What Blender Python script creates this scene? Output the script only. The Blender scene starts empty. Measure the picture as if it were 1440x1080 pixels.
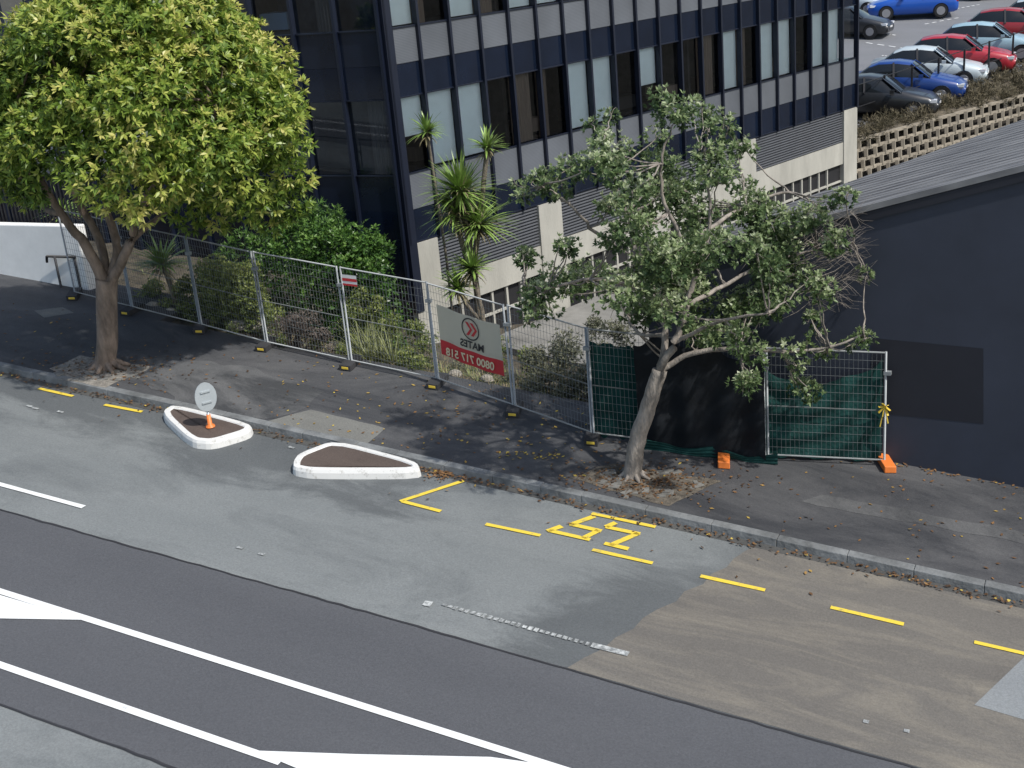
import bpy, math, random
import numpy as np
from mathutils import Vector, Matrix
random.seed(7); rng=np.random.default_rng(7)
sc=bpy.context.scene
# ------------------------------------------------------------------ survey frame
# world x = along the street (downhill to the right), y = across it, z = up
K=.1076; CH=9.646; F=1769.0
n=Vector((447,-4860,-F)).normalized(); UP=-n
FW=(Vector((0,0,-1))-UP*Vector((0,0,-1)).dot(UP)).normalized()
RT=FW.cross(UP)
ca,sa=.8907,.4547
l=math.hypot(ca,sa); ca/=l; sa/=l
def rayXYZ(u,v):
    c=Vector((u-720,540-v,-F)); return RT.dot(c),FW.dot(c),UP.dot(c)
def st(X,Y): return ca*X-sa*Y, sa*X+ca*Y
def ray(u,v):
    X,Y,Z=rayXYZ(u,v); s,t=st(X,Y); return s,t,Z
def G(u,v,dz=0):            # point of the sloping street surface
    s,t,Z=ray(u,v); k=(CH-dz)/(-Z-K*s); return Vector((k*s,k*t,CH+k*Z))
def W(u,v,D):               # point at ground distance D
    X,Y,Z=rayXYZ(u,v); k=D/Y; s,t=st(X*k,D); return Vector((s,t,CH+Z*k))
def WT(u,v,t0):
    s,t,Z=ray(u,v); k=t0/t; return Vector((s*k,t0,CH+Z*k))
def dist(p): return -sa*p.x+ca*p.y
def road(s,t,dz=0): return Vector((s,t,-K*s+dz))
TW=20.39; TK=16.85

# ------------------------------------------------------------------ materials
def nt(name):
    m=bpy.data.materials.new(name); m.use_nodes=True; t=m.node_tree
    return m,t,t.nodes,t.links,t.nodes['Principled BSDF']
def c4(c,f=1): return (min(1,c[0]*f),min(1,c[1]*f),min(1,c[2]*f),1)
def mat(name,col,rough=.6,metal=0,var=.18,scale=3,bump=.0,bscale=30,spec=.5,stretch=(1,1,1)):
    m,t,N,L,p=nt(name)
    p.inputs['Roughness'].default_value=rough; p.inputs['Metallic'].default_value=metal
    p.inputs['Specular IOR Level'].default_value=spec
    tc=N.new('ShaderNodeTexCoord'); mp=N.new('ShaderNodeMapping'); mp.inputs['Scale'].default_value=stretch
    L.new(tc.outputs['Object'],mp.inputs['Vector'])
    no=N.new('ShaderNodeTexNoise'); no.inputs['Scale'].default_value=scale; no.inputs['Detail'].default_value=6
    no.inputs['Roughness'].default_value=.65
    L.new(mp.outputs[0],no.inputs['Vector'])
    r=N.new('ShaderNodeValToRGB'); r.color_ramp.elements[0].position=.3; r.color_ramp.elements[1].position=.7
    r.color_ramp.elements[0].color=c4(col,1-var); r.color_ramp.elements[1].color=c4(col,1+var)
    L.new(no.outputs['Fac'],r.inputs[0]); L.new(r.outputs[0],p.inputs['Base Color'])
    if bump:
        n2=N.new('ShaderNodeTexNoise'); n2.inputs['Scale'].default_value=bscale; n2.inputs['Detail'].default_value=4
        L.new(mp.outputs[0],n2.inputs['Vector'])
        b=N.new('ShaderNodeBump'); b.inputs['Strength'].default_value=bump; b.inputs['Distance'].default_value=.03
        L.new(n2.outputs['Fac'],b.inputs['Height']); L.new(b.outputs[0],p.inputs['Normal'])
    return m
def asphalt(name,a,b,rough=.85,blotch=.35,streak=.9,wet=None,stain=None,wlo=.42,whi=.56,dark_zone=None):
    """a,b colours mixed by blotches and wheel-track streaks, with aggregate grain"""
    m,t,N,L,p=nt(name)
    p.inputs['Specular IOR Level'].default_value=.35
    tc=N.new('ShaderNodeTexCoord')
    def noise(sc_,detail,scale=(1,1,1),rough_=.6,dist_=0):
        mp=N.new('ShaderNodeMapping'); mp.inputs['Scale'].default_value=scale; L.new(tc.outputs['Object'],mp.inputs[0])
        no=N.new('ShaderNodeTexNoise'); no.inputs['Scale'].default_value=sc_; no.inputs['Detail'].default_value=detail
        no.inputs['Roughness'].default_value=rough_; no.inputs['Distortion'].default_value=dist_
        L.new(mp.outputs[0],no.inputs['Vector']); return no.outputs['Fac']
    def math_(op,x,y,clamp=False):
        q=N.new('ShaderNodeMath'); q.operation=op; q.use_clamp=clamp
        for i,z in enumerate((x,y)):
            if hasattr(z,'links'): L.new(z,q.inputs[i])
            else: q.inputs[i].default_value=z
        return q.outputs[0]
    def mr(x,lo,hi):
        q=N.new('ShaderNodeMapRange'); L.new(x,q.inputs[0]); q.inputs[1].default_value=lo; q.inputs[2].default_value=hi; return q.outputs[0]
    b1=mr(noise(blotch,9,dist_=.3,rough_=.7),.3,.7); b2=mr(noise(streak,5,(.08,1.1,1)),.3,.7)
    f=math_('ADD',math_('MULTIPLY',b1,.5),math_('MULTIPLY',b2,.5),True)
    def mix(fac,x,y):
        q=N.new('ShaderNodeMix'); q.data_type='RGBA'
        if hasattr(fac,'links'): L.new(fac,q.inputs[0])
        else: q.inputs[0].default_value=fac
        for i,z in ((6,x),(7,y)):
            if hasattr(z,'links'): L.new(z,q.inputs[i])
            else: q.inputs[i].default_value=z
        return q.outputs[2]
    col=mix(f,c4(a),c4(b))
    if stain:
        sfac=mr(noise(1.0,9,(.3,1.2,1),dist_=.8,rough_=.72),.44,.68)
        col=mix(math_('MULTIPLY',sfac,.75),col,c4(stain))
    if wet:
        wf=mr(noise(.45,10,(.6,1.3,1),dist_=.7,rough_=.72),wlo,whi)
        col=mix(wf,col,c4(wet))
        L.new(math_('SUBTRACT',rough,math_('MULTIPLY',wf,.2)),p.inputs['Roughness'])
    else: p.inputs['Roughness'].default_value=rough
    if dark_zone:      # carriageway colour mixed darker: along the kerb uphill, and beside the seal joint
        dc,(ax_,bx_)=dark_zone
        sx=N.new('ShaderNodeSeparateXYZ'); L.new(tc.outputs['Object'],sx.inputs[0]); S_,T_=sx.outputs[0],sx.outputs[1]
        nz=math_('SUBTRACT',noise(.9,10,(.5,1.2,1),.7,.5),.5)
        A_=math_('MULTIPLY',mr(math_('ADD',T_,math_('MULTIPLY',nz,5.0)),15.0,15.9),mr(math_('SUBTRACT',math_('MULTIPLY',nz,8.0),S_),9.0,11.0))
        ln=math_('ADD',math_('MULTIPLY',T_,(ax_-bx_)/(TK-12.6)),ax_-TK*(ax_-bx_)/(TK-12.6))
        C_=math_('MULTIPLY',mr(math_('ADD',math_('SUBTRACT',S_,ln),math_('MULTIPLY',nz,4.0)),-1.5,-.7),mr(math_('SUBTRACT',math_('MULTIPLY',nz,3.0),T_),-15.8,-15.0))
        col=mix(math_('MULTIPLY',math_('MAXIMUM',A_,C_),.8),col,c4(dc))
    g=noise(32,4,rough_=.85)
    gg=mr(g,.3,.7); v=math_('ADD',math_('MULTIPLY',gg,.44),.78)
    hs=N.new('ShaderNodeHueSaturation'); L.new(col,hs.inputs['Color']); L.new(v,hs.inputs['Value'])
    L.new(hs.outputs[0],p.inputs['Base Color'])
    bp=N.new('ShaderNodeBump'); bp.inputs['Strength'].default_value=.5; bp.inputs['Distance'].default_value=.01
    L.new(noise(60,3),bp.inputs['Height']); L.new(bp.outputs[0],p.inputs['Normal'])
    return m
def paint(name,col,under,wear=.45,soft=.05,scale=9):
    m,t,N,L,p=nt(name); p.inputs['Roughness'].default_value=.6
    tc=N.new('ShaderNodeTexCoord'); no=N.new('ShaderNodeTexNoise'); no.inputs['Scale'].default_value=scale; no.inputs['Detail'].default_value=8
    no.inputs['Roughness'].default_value=.75; L.new(tc.outputs['Object'],no.inputs['Vector'])
    r=N.new('ShaderNodeValToRGB'); r.color_ramp.elements[0].position=wear-.06; r.color_ramp.elements[1].position=wear+soft
    r.color_ramp.elements[0].color=c4(under); r.color_ramp.elements[1].color=c4(col)
    L.new(no.outputs['Fac'],r.inputs[0]); L.new(r.outputs[0],p.inputs['Base Color']); return m
def foliage(name,cols,rough=.45,trans=.3):
    m,t,N,L,p=nt(name); p.inputs['Roughness'].default_value=rough; p.inputs['Specular IOR Level'].default_value=.4
    at=N.new('ShaderNodeAttribute'); at.attribute_name='var'
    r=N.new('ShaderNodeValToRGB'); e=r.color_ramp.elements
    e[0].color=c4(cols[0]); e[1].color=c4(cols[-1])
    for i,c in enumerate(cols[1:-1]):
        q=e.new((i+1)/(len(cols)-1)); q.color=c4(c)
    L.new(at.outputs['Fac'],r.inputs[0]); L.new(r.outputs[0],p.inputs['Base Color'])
    tr=N.new('ShaderNodeBsdfTranslucent'); L.new(r.outputs[0],tr.inputs['Color'])
    mx=N.new('ShaderNodeMixShader'); mx.inputs[0].default_value=trans
    L.new(p.outputs[0],mx.inputs[1]); L.new(tr.outputs[0],mx.inputs[2]); L.new(mx.outputs[0],N['Material Output'].inputs[0])
    return m
def glassmat(name,tint=(.35,.38,.42),ior=1.5):
    m,t,N,L,p=nt(name); N.remove(p)
    tr=N.new('ShaderNodeBsdfTransparent'); tr.inputs[0].default_value=c4(tint)
    g=N.new('ShaderNodeBsdfGlossy'); g.inputs['Roughness'].default_value=.03; g.inputs['Color'].default_value=(.8,.85,.9,1)
    fr=N.new('ShaderNodeFresnel'); fr.inputs[0].default_value=ior
    mx=N.new('ShaderNodeMixShader'); L.new(fr.outputs[0],mx.inputs[0]); L.new(tr.outputs[0],mx.inputs[1]); L.new(g.outputs[0],mx.inputs[2])
    L.new(mx.outputs[0],N['Material Output'].inputs[0]); return m

# ------------------------------------------------------------------ mesh builder
class MB:
    def __init__(s): s.v=[];s.f=[];s.m=[];s.sm=[]
    def face(s,pts,m=0,smooth=False):
        b=len(s.v); s.v+= [tuple(p) for p in pts]; s.f.append(tuple(range(b,b+len(pts)))); s.m.append(m); s.sm.append(smooth)
    def hexa(s,P,m=0):     # P: 4 bottom, 4 top
        b=len(s.v); s.v+=[tuple(p) for p in P]
        for q in ((3,2,1,0),(4,5,6,7),(0,1,5,4),(1,2,6,5),(2,3,7,6),(3,0,4,7)):
            s.f.append(tuple(b+i for i in q)); s.m.append(m); s.sm.append(False)
    def box(s,x0,x1,y0,y1,z0,z1,m=0,fr=None):
        fr=fr or (lambda a,b,c:(a,b,c))
        s.hexa([fr(x0,y0,z0),fr(x1,y0,z0),fr(x1,y1,z0),fr(x0,y1,z0),fr(x0,y0,z1),fr(x1,y0,z1),fr(x1,y1,z1),fr(x0,y1,z1)],m)
    def beam(s,p,q,w,h=None,m=0):
        p=Vector(p);q=Vector(q);h=h or w; d=(q-p).normalized()
        a=Vector((0,0,1)) if abs(d.z)<.9 else Vector((1,0,0))
        x=d.cross(a).normalized()*w/2; y=x.cross(d).normalized()*h/2
        s.hexa([p-x-y,p+x-y,p+x+y,p-x+y,q-x-y,q+x-y,q+x+y,q-x+y],m)
    def tube(s,pts,rad,m=0,n=8,cap=True):
        pts=[Vector(p) for p in pts]; b=len(s.v); k=len(pts)
        ref=Vector((.3,.2,1)).normalized()
        for i,p in enumerate(pts):
            d=(pts[min(i+1,k-1)]-pts[max(i-1,0)]).normalized()
            if abs(d.dot(ref))>.97: rf=Vector((1,0,0))
            else: rf=ref
            x=d.cross(rf).normalized(); y=d.cross(x)
            r=rad[i] if isinstance(rad,(list,tuple)) else rad
            for j in range(n):
                a=2*math.pi*j/n; s.v.append(tuple(p+x*r*math.cos(a)+y*r*math.sin(a)))
        for i in range(k-1):
            for j in range(n):
                s.f.append((b+i*n+j,b+i*n+(j+1)%n,b+(i+1)*n+(j+1)%n,b+(i+1)*n+j)); s.m.append(m); s.sm.append(True)
        if cap:
            s.f.append(tuple(b+j for j in range(n))); s.m.append(m); s.sm.append(False)
            s.f.append(tuple(b+(k-1)*n+j for j in range(n))); s.m.append(m); s.sm.append(False)
    def prism(s,poly,z0,z1,m=0,mt=None):
        n=len(poly)
        for i in range(n):
            a=poly[i];b=poly[(i+1)%n]; s.face([(a[0],a[1],z0),(b[0],b[1],z0),(b[0],b[1],z1),(a[0],a[1],z1)],m)
        s.face([(p[0],p[1],z1) for p in poly],m if mt is None else mt); s.face([(p[0],p[1],z0) for p in poly],m)
    def obj(s,name,mats,parent=None,bevel=0):
        me=bpy.data.meshes.new(name); me.from_pydata(s.v,[],s.f)
        for x in mats: me.materials.append(x)
        me.polygons.foreach_set('material_index',s.m); me.polygons.foreach_set('use_smooth',s.sm); me.update()
        o=bpy.data.objects.new(name,me); sc.collection.objects.link(o)
        if parent: o.parent=parent
        if bevel:
            bm=o.modifiers.new('b','BEVEL'); bm.width=bevel; bm.segments=2; bm.limit_method='ANGLE'
        return o
def empty(name):
    o=bpy.data.objects.new(name,None); sc.collection.objects.link(o); return o

def unit(a): return a/np.maximum(np.linalg.norm(a,axis=-1,keepdims=True),1e-9)
def leafobj(name,P,A,B,Ln,Wd,var,material,parent=None,droop=0.0):
    N=len(P); Ln=np.broadcast_to(Ln,(N,)).reshape(N,1); Wd=np.broadcast_to(Wd,(N,)).reshape(N,1)
    mid=P+A*Ln*.45; tip=P+A*Ln; tip=tip-np.array([0,0,1])*Ln*droop
    V=np.stack([P,mid+B*Wd*.5,tip,mid-B*Wd*.5],1).reshape(-1,3)
    me=bpy.data.meshes.new(name); me.vertices.add(4*N); me.vertices.foreach_set('co',V.astype(np.float32).ravel())
    me.loops.add(4*N); me.loops.foreach_set('vertex_index',np.arange(4*N,dtype=np.int32))
    me.polygons.add(N); me.polygons.foreach_set('loop_start',np.arange(0,4*N,4,dtype=np.int32))
    me.update(calc_edges=True); me.validate()
    at=me.attributes.new('var','FLOAT','FACE'); at.data.foreach_set('value',np.clip(var,0,1).astype(np.float32))
    me.materials.append(material)
    o=bpy.data.objects.new(name,me); sc.collection.objects.link(o)
    if parent: o.parent=parent
    return o
def perp(A):
    r=rng.normal(size=A.shape); return unit(np.cross(A,r))
def rosette_leaves(C,AX,k,L,Wd,ang=(.5,1.3)):
    C=np.repeat(C,k,0); AX=np.repeat(unit(AX),k,0)
    pr=perp(AX); th=rng.uniform(ang[0],ang[1],(len(C),1))
    A=unit(AX*np.cos(th)+pr*np.sin(th)); B=unit(np.cross(A,AX)+rng.normal(size=A.shape)*.25)
    return C,A,B,rng.uniform(.65,1.25,len(C))*L,rng.uniform(.8,1.2,len(C))*Wd
def clump_leaves(clumps,dens,L,Wd,flat=.8,k=5):
    """clumps: (x,y,z,r). rosettes on/in each clump"""
    Cs=[];Ax=[];Vr=[]
    for (x,y,z,r) in clumps:
        n_=max(4,int(dens*r*r)); d=unit(rng.normal(size=(n_,3)))
        rr=r*(.35+.7*rng.random((n_,1))**.6)
        lump=1+.25*np.sin(d[:,:1]*7+x*3)*np.cos(d[:,1:2]*6+y)
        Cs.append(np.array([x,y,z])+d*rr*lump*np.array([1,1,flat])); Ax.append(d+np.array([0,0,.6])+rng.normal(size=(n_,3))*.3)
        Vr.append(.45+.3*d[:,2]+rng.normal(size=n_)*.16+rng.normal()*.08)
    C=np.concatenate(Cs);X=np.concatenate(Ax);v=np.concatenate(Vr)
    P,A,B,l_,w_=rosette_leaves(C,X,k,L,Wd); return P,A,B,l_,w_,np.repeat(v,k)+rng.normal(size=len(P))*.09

# ------------------------------------------------------------------ camera, light, sky
cam=bpy.data.cameras.new('camera'); co=bpy.data.objects.new('camera',cam); sc.collection.objects.link(co)
cam.sensor_width=36; cam.lens=F/1440*36; cam.clip_end=3000; cam.clip_start=.1
R3=Matrix((RT,FW,UP)); Rs=Matrix(((ca,-sa,0),(sa,ca,0),(0,0,1)))
M=(Rs@R3).to_4x4(); M.translation=Vector((0,0,CH)); co.matrix_world=M; sc.camera=co
el=math.radians(52); sd=Vector((.95,-.2,0)).normalized()
sund=Vector((sd.x*math.cos(el),sd.y*math.cos(el),math.sin(el)))
sl=bpy.data.lights.new('sun','SUN'); sl.energy=3.8; sl.angle=math.radians(1.2); sl.color=(1,.965,.905)
so=bpy.data.objects.new('sun',sl); sc.collection.objects.link(so); so.rotation_euler=sund.to_track_quat('Z','Y').to_euler(); so.location=(0,0,60)
w=bpy.data.worlds.new('World'); sc.world=w; w.use_nodes=True; WN=w.node_tree
sky=WN.nodes.new('ShaderNodeTexSky'); sky.sky_type='NISHITA'; sky.sun_disc=False; sky.sun_elevation=el; sky.sun_rotation=math.atan2(sd.x,sd.y)
sky.dust_density=2; sky.air_density=1.3
WN.links.new(sky.outputs[0],WN.nodes['Background'].inputs[0]); WN.nodes['Background'].inputs[1].default_value=.15
sc.view_settings.view_transform='Standard'; sc.view_settings.look='None'; sc.view_settings.exposure=0

# ------------------------------------------------------------------ ground
def sstep(a,b,x):
    x=max(0,min(1,(x-a)/(b-a))); return x*x*(3-2*x)
def hgt(s,t):
    sc_=max(-150,min(150,s)); base=-K*sc_
    if t<TW+.05: return base-.08
    w_=sstep(TW,TW+5,t)
    low=(-.55)*sstep(-18,-14,s)+(base-.25)*(1-sstep(-18,-14,s))
    z=base*(1-w_)+low*w_
    if t<30: z+=.07*math.sin(s*2.1+t)*math.sin(t*1.7)*w_
    if s>5: z=z*(1-sstep(5,40,s))+(-K*5-.6)*sstep(5,40,s)
    return z-.03
xs=sorted(set([-900,-500,-250,-150,-100,-70,-50]+[x*.5-36 for x in range(0,92)]+[12,15,20,25,30,40,60,100,150,250,500,900]))
ys=sorted(set([-900,-400,-150,-60,-20,0,5,10,15,18,TW,TW+.06]+[21+.5*i for i in range(24)]+[35,40,45,50,60,80,110,160,300,600,1200]))
g=MB(); nx=len(xs)
for y in ys:
    for x in xs: g.v.append((x,y,hgt(x,y)))
for j in range(len(ys)-1):
    for i in range(nx-1):
        g.f.append((j*nx+i,j*nx+i+1,(j+1)*nx+i+1,(j+1)*nx+i)); g.m.append(0); g.sm.append(True)
m_soil=mat('soil_mulch',(.07,.06,.043),.95,var=.6,scale=3.5,bump=1,bscale=20)
g.obj('ground',[m_soil])

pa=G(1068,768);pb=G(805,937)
m_old=asphalt('asphalt_old',(.155,.168,.17),(.205,.218,.217),.85,wet=(.12,.13,.133),wlo=.48,whi=.7,dark_zone=((.085,.092,.096),(pa.x,pb.x)))
m_new=asphalt('asphalt_new',(.074,.077,.085),(.096,.099,.107),.85,blotch=.2,streak=.7)
m_brn=asphalt('asphalt_brown',(.118,.11,.1),(.155,.145,.129),.85,stain=(.25,.225,.18))
m_gry=asphalt('asphalt_patch',(.2,.215,.225),(.25,.265,.27),.85)
m_foot=asphalt('footpath_asphalt',(.068,.069,.073),(.112,.112,.114),.85,blotch=.6,streak=.8,wet=(.042,.044,.049),wlo=.38,whi=.6)
m_tar=mat('tar',(.03,.03,.033),.6)
m_white=paint('road_paint_white',(.74,.75,.74),(.4,.41,.41),.34)
m_whitew=paint('road_paint_white_worn',(.55,.57,.56),(.19,.2,.2),.5,.12,14)
m_yel=paint('road_paint_yellow',(.75,.56,.06),(.42,.34,.12),.4)
m_conc=mat('concrete',(.33,.32,.29),.85,var=.25,scale=3,bump=.3)
def sheet(name,pts,m,dz):
    q=MB(); q.face([road(p[0],p[1],dz) for p in pts]); return q.obj(name,[m])
def sheet_px(name,px,m,dz,base=0,wob=0):
    P=[G(u,v,base) for u,v in px]
    if wob:
        Q=[]
        for i,p in enumerate(P):
            q=P[(i+1)%len(P)]; n_=max(1,int((q-p).length/.25))
            for j in range(n_):
                r=p.lerp(q,j/n_); Q.append(r+Vector((random.uniform(-wob,wob),random.uniform(-wob,wob),0)))
        P=Q
    q=MB(); q.face([road(p.x,p.y,base+dz) for p in P]); return q.obj(name,[m])
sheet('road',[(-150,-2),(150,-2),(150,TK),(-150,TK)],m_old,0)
e1=[(x*.2-80,12.57+.012*math.sin(x*.11)+random.uniform(-.01,.01)) for x in range(800)]
e0=[(x*.2-80,8.85+.012*math.sin(x*.13)+random.uniform(-.01,.01)) for x in range(800)]
q=MB()
for i in range(799): q.face([road(*e0[i],.004),road(*e0[i+1],.004),road(*e1[i+1],.004),road(*e1[i],.004)])
q.obj('road_new_seal',[m_new])
q=MB()
for e in (e0,e1):
    for i in range(799):
        a,b=e[i],e[i+1]; w0=.018+.012*abs(math.sin(i*.37)*math.sin(i*.11)); w1=.018+.012*abs(math.sin((i+1)*.37)*math.sin((i+1)*.11))
        q.face([road(a[0],a[1]-w0,.012),road(b[0],b[1]-w1,.012),road(b[0],b[1]+.012,.012),road(a[0],a[1]+.012,.012)])
q.obj('road_tar_joint',[m_tar])
edge=[(pa.x+(pb.x-pa.x)*i/14+random.uniform(-.05,.05),TK-.0-(TK-12.6)*i/14) for i in range(15)]
sheet('road_brown_seal',edge+[(60,12.6),(60,TK)],m_brn,.004)
sheet_px('road_grey_patch',[(1370,992),(1440,925),(1530,850),(1800,960),(1600,1060)],m_gry,.008)
def dash(mb,u1,v1,u2,v2,wd,dz=.016,ext=(0,0)):
    a=G(u1,v1);b=G(u2,v2); d=(b-a); d.z=0; d.normalize(); a=a-d*ext[0]; b=b+d*ext[1]; x=Vector((-d.y,d.x,0))*wd/2
    n_=max(1,int((b-a).length/.3)); 
    L_=[];R_=[]
    for i in range(n_+1):
        p=a.lerp(b,i/n_); j=random.uniform(.92,1.05)
        L_.append(road(p.x+x.x*j,p.y+x.y*j,dz)); R_.append(road(p.x-x.x*j,p.y-x.y*j,dz))
    for i in range(n_): mb.face([R_[i],R_[i+1],L_[i+1],L_[i]])
q=MB()
def tl(t,s0,s1,wd):
    q.face([road(s0,t-wd/2,.016),road(s1,t-wd/2,.016),road(s1,t+wd/2,.016),road(s0,t+wd/2,.016)])
tl(10.76,-60,30,.115); 
p2=G(395,1073); tl(9.46,-60,p2.x,.115)
q.face([road(G(u,v).x,G(u,v).y,.0165) for u,v in ((-40,828),(0,838),(119,873),(0,871),(-80,868))])
q.face([road(G(u,v).x,G(u,v).y,.0165) for u,v in ((358,1057),(500,1062),(690,1066),(792,1080),(900,1112),(470,1104))])
dash(q,-40,671,118,714,.1)
q.obj('road_markings_white',[m_white])
q=MB(); dash(q,596,849,607,851,.13)
for i in range(26):
    f=i/26; a_=random.uniform(.02,.032); dash(q,622+210*f,851+57*f,622+210*(f+a_),851+57*(f+a_),random.uniform(.05,.1))
dash(q,832,908,884,921,.11,.0165)
for (u,v) in ((42,572),(50,575),(338,771),(368,780),(410,630),(1218,1016),(1275,1029),(85,580)): dash(q,u-4,v-1,u+4,v+1,.06)
q.obj('road_markings_worn',[m_whitew])
q=MB()
for a in [(563,706,652,677),(566,706,620,720),(683,738,760,754),(833,774,918,793),(985,811,1076,831),(1168,855,1271,879),(1370,904,1470,927),(1560,950,1660,975),
          (832,723,922,742),(55,547,103,558),(147,570,200,580)]: dash(q,*a,.085)
for a in [(836,727,802,739),(802,738,846,748),(842,747,820,758),(830,760,772,747),(866,736,852,742),(852,742,900,752),(898,751,858,768),(850,765,884,773),(770,748,790,741)]: dash(q,*a,.10,.0165)
q.obj('loading_zone_markings',[m_yel])

# kerb
m_kerb=mat('kerb_stone',(.16,.168,.17),.85,var=.45,scale=2.2,bump=.5,bscale=18)
q=MB(); s=-90
while s<60:
    L_=random.uniform(.7,1.1); j=random.uniform(-.006,.006)
    P=[]
    for dz in (-.05,.125+j):
        for (a,b) in ((s+.003,TK),(s+L_-.003,TK),(s+L_-.003,TK+.2),(s+.003,TK+.2)): P.append(road(a,b+(.02 if dz>0 and b==TK else 0),dz))
    q.hexa(P); s+=L_
q.obj('kerb',[m_kerb],bevel=.01)
q=MB(); q.face([road(-90,TK-.16,.005),road(60,TK-.16,.005),road(60,TK,.005),road(-90,TK,.005)])
q.obj('gutter_channel',[asphalt('gutter',(.045,.046,.046),(.11,.108,.1),.75,blotch=1.4)])
# footpath slab
q=MB(); FP=.12
for (s0,s1,t1) in ((-90,-19,22.0),(-19,60,TW+.06)):
    q.hexa([road(s0,TK+.19,-.1),road(s1,TK+.19,-.1),road(s1,t1,-.1),road(s0,t1,-.1),road(s0,TK+.19,FP),road(s1,TK+.19,FP),road(s1,t1,FP),road(s0,t1,FP)])
q.obj('footpath',[m_foot])
q=MB(); q.hexa([road(-90,-8,-.1),road(60,-8,-.1),road(60,1,-.1),road(-90,1,-.1),road(-90,-8,FP),road(60,-8,FP),road(60,1,FP),road(-90,1,FP)])
q.obj('footpath',[m_foot])
m_cpatch=asphalt('concrete_patch',(.13,.13,.12),(.19,.19,.175),.85,blotch=.9)
sheet_px('driveway_crossing',[(372,594),(436,576),(542,602),(508,630)],m_cpatch,.004,FP,.02)
m_p2=asphalt('patch2',(.09,.092,.095),(.14,.14,.14),.85,blotch=1.2,wet=(.055,.057,.06))
sheet_px('footpath_patch',[(1128,706),(1160,696),(1440,748),(1600,785),(1600,800),(1440,765)],m_p2,.004,FP,.04)
sheet_px('footpath_patch',[(170,520),(230,498),(360,520),(455,548),(432,574),(372,592),(260,570)],m_p2,.004,FP,.09)
sheet_px('service_cover',[(48,437),(88,432),(104,440),(62,447)],m_cpatch,.004,FP)
m_pit=mat('tree_pit_soil',(.11,.095,.075),.95,var=.55,scale=9,bump=1,bscale=30)
sheet_px('tree_pit',[(800,672),(862,652),(1015,676),(938,712)],m_pit,.0055,FP,.04)
sheet_px('tree_pit',[(72,518),(110,500),(215,516),(150,545),(95,535)],mat('gravel',(.24,.22,.19),.9,var=.45,scale=12,bump=1,bscale=30),.0055,FP,.04)
q=MB()
for (cu,cv,n_,ru,rv) in ((905,680,22,85,22),(145,522,26,65,16)):
    for i in range(n_):
        a=random.uniform(0,6.28); r=random.uniform(.45,1); p=G(cu+ru*r*math.cos(a),cv+rv*r*math.sin(a),FP)
        sx=random.uniform(.05,.14); an=random.uniform(0,3); dx=Vector((math.cos(an),math.sin(an),0))*sx; dy=Vector((-math.sin(an),math.cos(an),0))*sx*.6
        h=random.uniform(.01,.022); z=Vector((0,0,h))
        q.hexa([p-dx-dy,p+dx-dy,p+dx+dy,p-dx+dy,p-dx-dy+z,p+dx-dy+z,p+dx+dy+z,p-dx+dy+z])
q.obj('broken_pavers',[mat('paver',(.17,.165,.15),.9,var=.4,scale=5,bump=.4)])

# ------------------------------------------------------------------ traffic islands
m_wk=paint('white_kerb_paint',(.68,.68,.66),(.36,.35,.32),.37,.08,7)
m_isl=asphalt('island_infill',(.07,.053,.046),(.115,.09,.077),.9,blotch=1.5)
def island(px,name='traffic_island'):
    P=[G(u,v) for u,v in px]
    for _ in range(2):
        Q=[]
        for i,p in enumerate(P):
            r=P[(i+1)%len(P)]; Q+= [p.lerp(r,.18),p.lerp(r,.82)]
        P=Q
    c=sum(P,Vector())/len(P); n_=len(P)
    def ins(d):
        o=[]
        for i,p in enumerate(P):
            tg=(P[(i+1)%n_]-P[i-1]); tg.z=0; tg.normalize(); nn=Vector((-tg.y,tg.x,0))
            if nn.dot(c-p)<0: nn=-nn
            o.append(p+nn*d)
        return o
    R=[(ins(0),0),(ins(.012),.1),(ins(.035),.15),(ins(.125),.155),(ins(.14),.135)]
    q=MB()
    for k in range(4):
        for i in range(n_):
            a=R[k][0];b=R[k+1][0];j=(i+1)%n_
            q.face([road(a[i].x,a[i].y,R[k][1]),road(a[j].x,a[j].y,R[k][1]),road(b[j].x,b[j].y,R[k+1][1]),road(b[i].x,b[i].y,R[k+1][1])],0,False)
    q.face([road(p.x,p.y,.135) for p in R[4][0]],1)
    return q.obj(name,[m_wk,m_isl])
island([(226,590),(246,577),(358,606),(353,617),(300,633),(268,630)])
island([(412,659),(420,648),(472,628),(590,659),(594,674),(440,674),(412,669)])
m_sign=mat('sign_back',(.42,.46,.48),.4,.2,var=.06); m_or=mat('orange_plastic',(.75,.2,.04),.5,var=.1); m_w=mat('white_plastic',(.75,.75,.75),.4,var=.05)
b=G(296,600,.15); q=MB()
q.tube([b,b+Vector((0,0,.03)),b+Vector((0,0,.05)),b+Vector((0,0,.24))],[.085,.08,.042,.036],1,12)
q.tube([b+Vector((0,0,.24)),b+Vector((0,0,.78))],.026,0,10)
nn=Vector((.85,-.5,.02)).normalized(); xx=nn.cross(Vector((0,0,1))).normalized(); yy=xx.cross(nn)
cc=b+Vector((0,0,.58))+nn*.04; ring=[cc+xx*.20*math.cos(a*math.pi/16)+yy*.27*math.sin(a*math.pi/16) for a in range(32)]
q.face(ring,0); q.face([p-nn*.012 for p in ring],2)
for i in range(32): q.face([ring[i],ring[(i+1)%32],ring[(i+1)%32]-nn*.012,ring[i]-nn*.012],0)
for hh in (-.1,.1): q.beam(cc+xx*-.09+yy*hh+nn*.012,cc+xx*.09+yy*hh+nn*.012,.02,.03,0)
q.obj('keep_left_sign',[m_sign,m_or,m_w])

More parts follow.
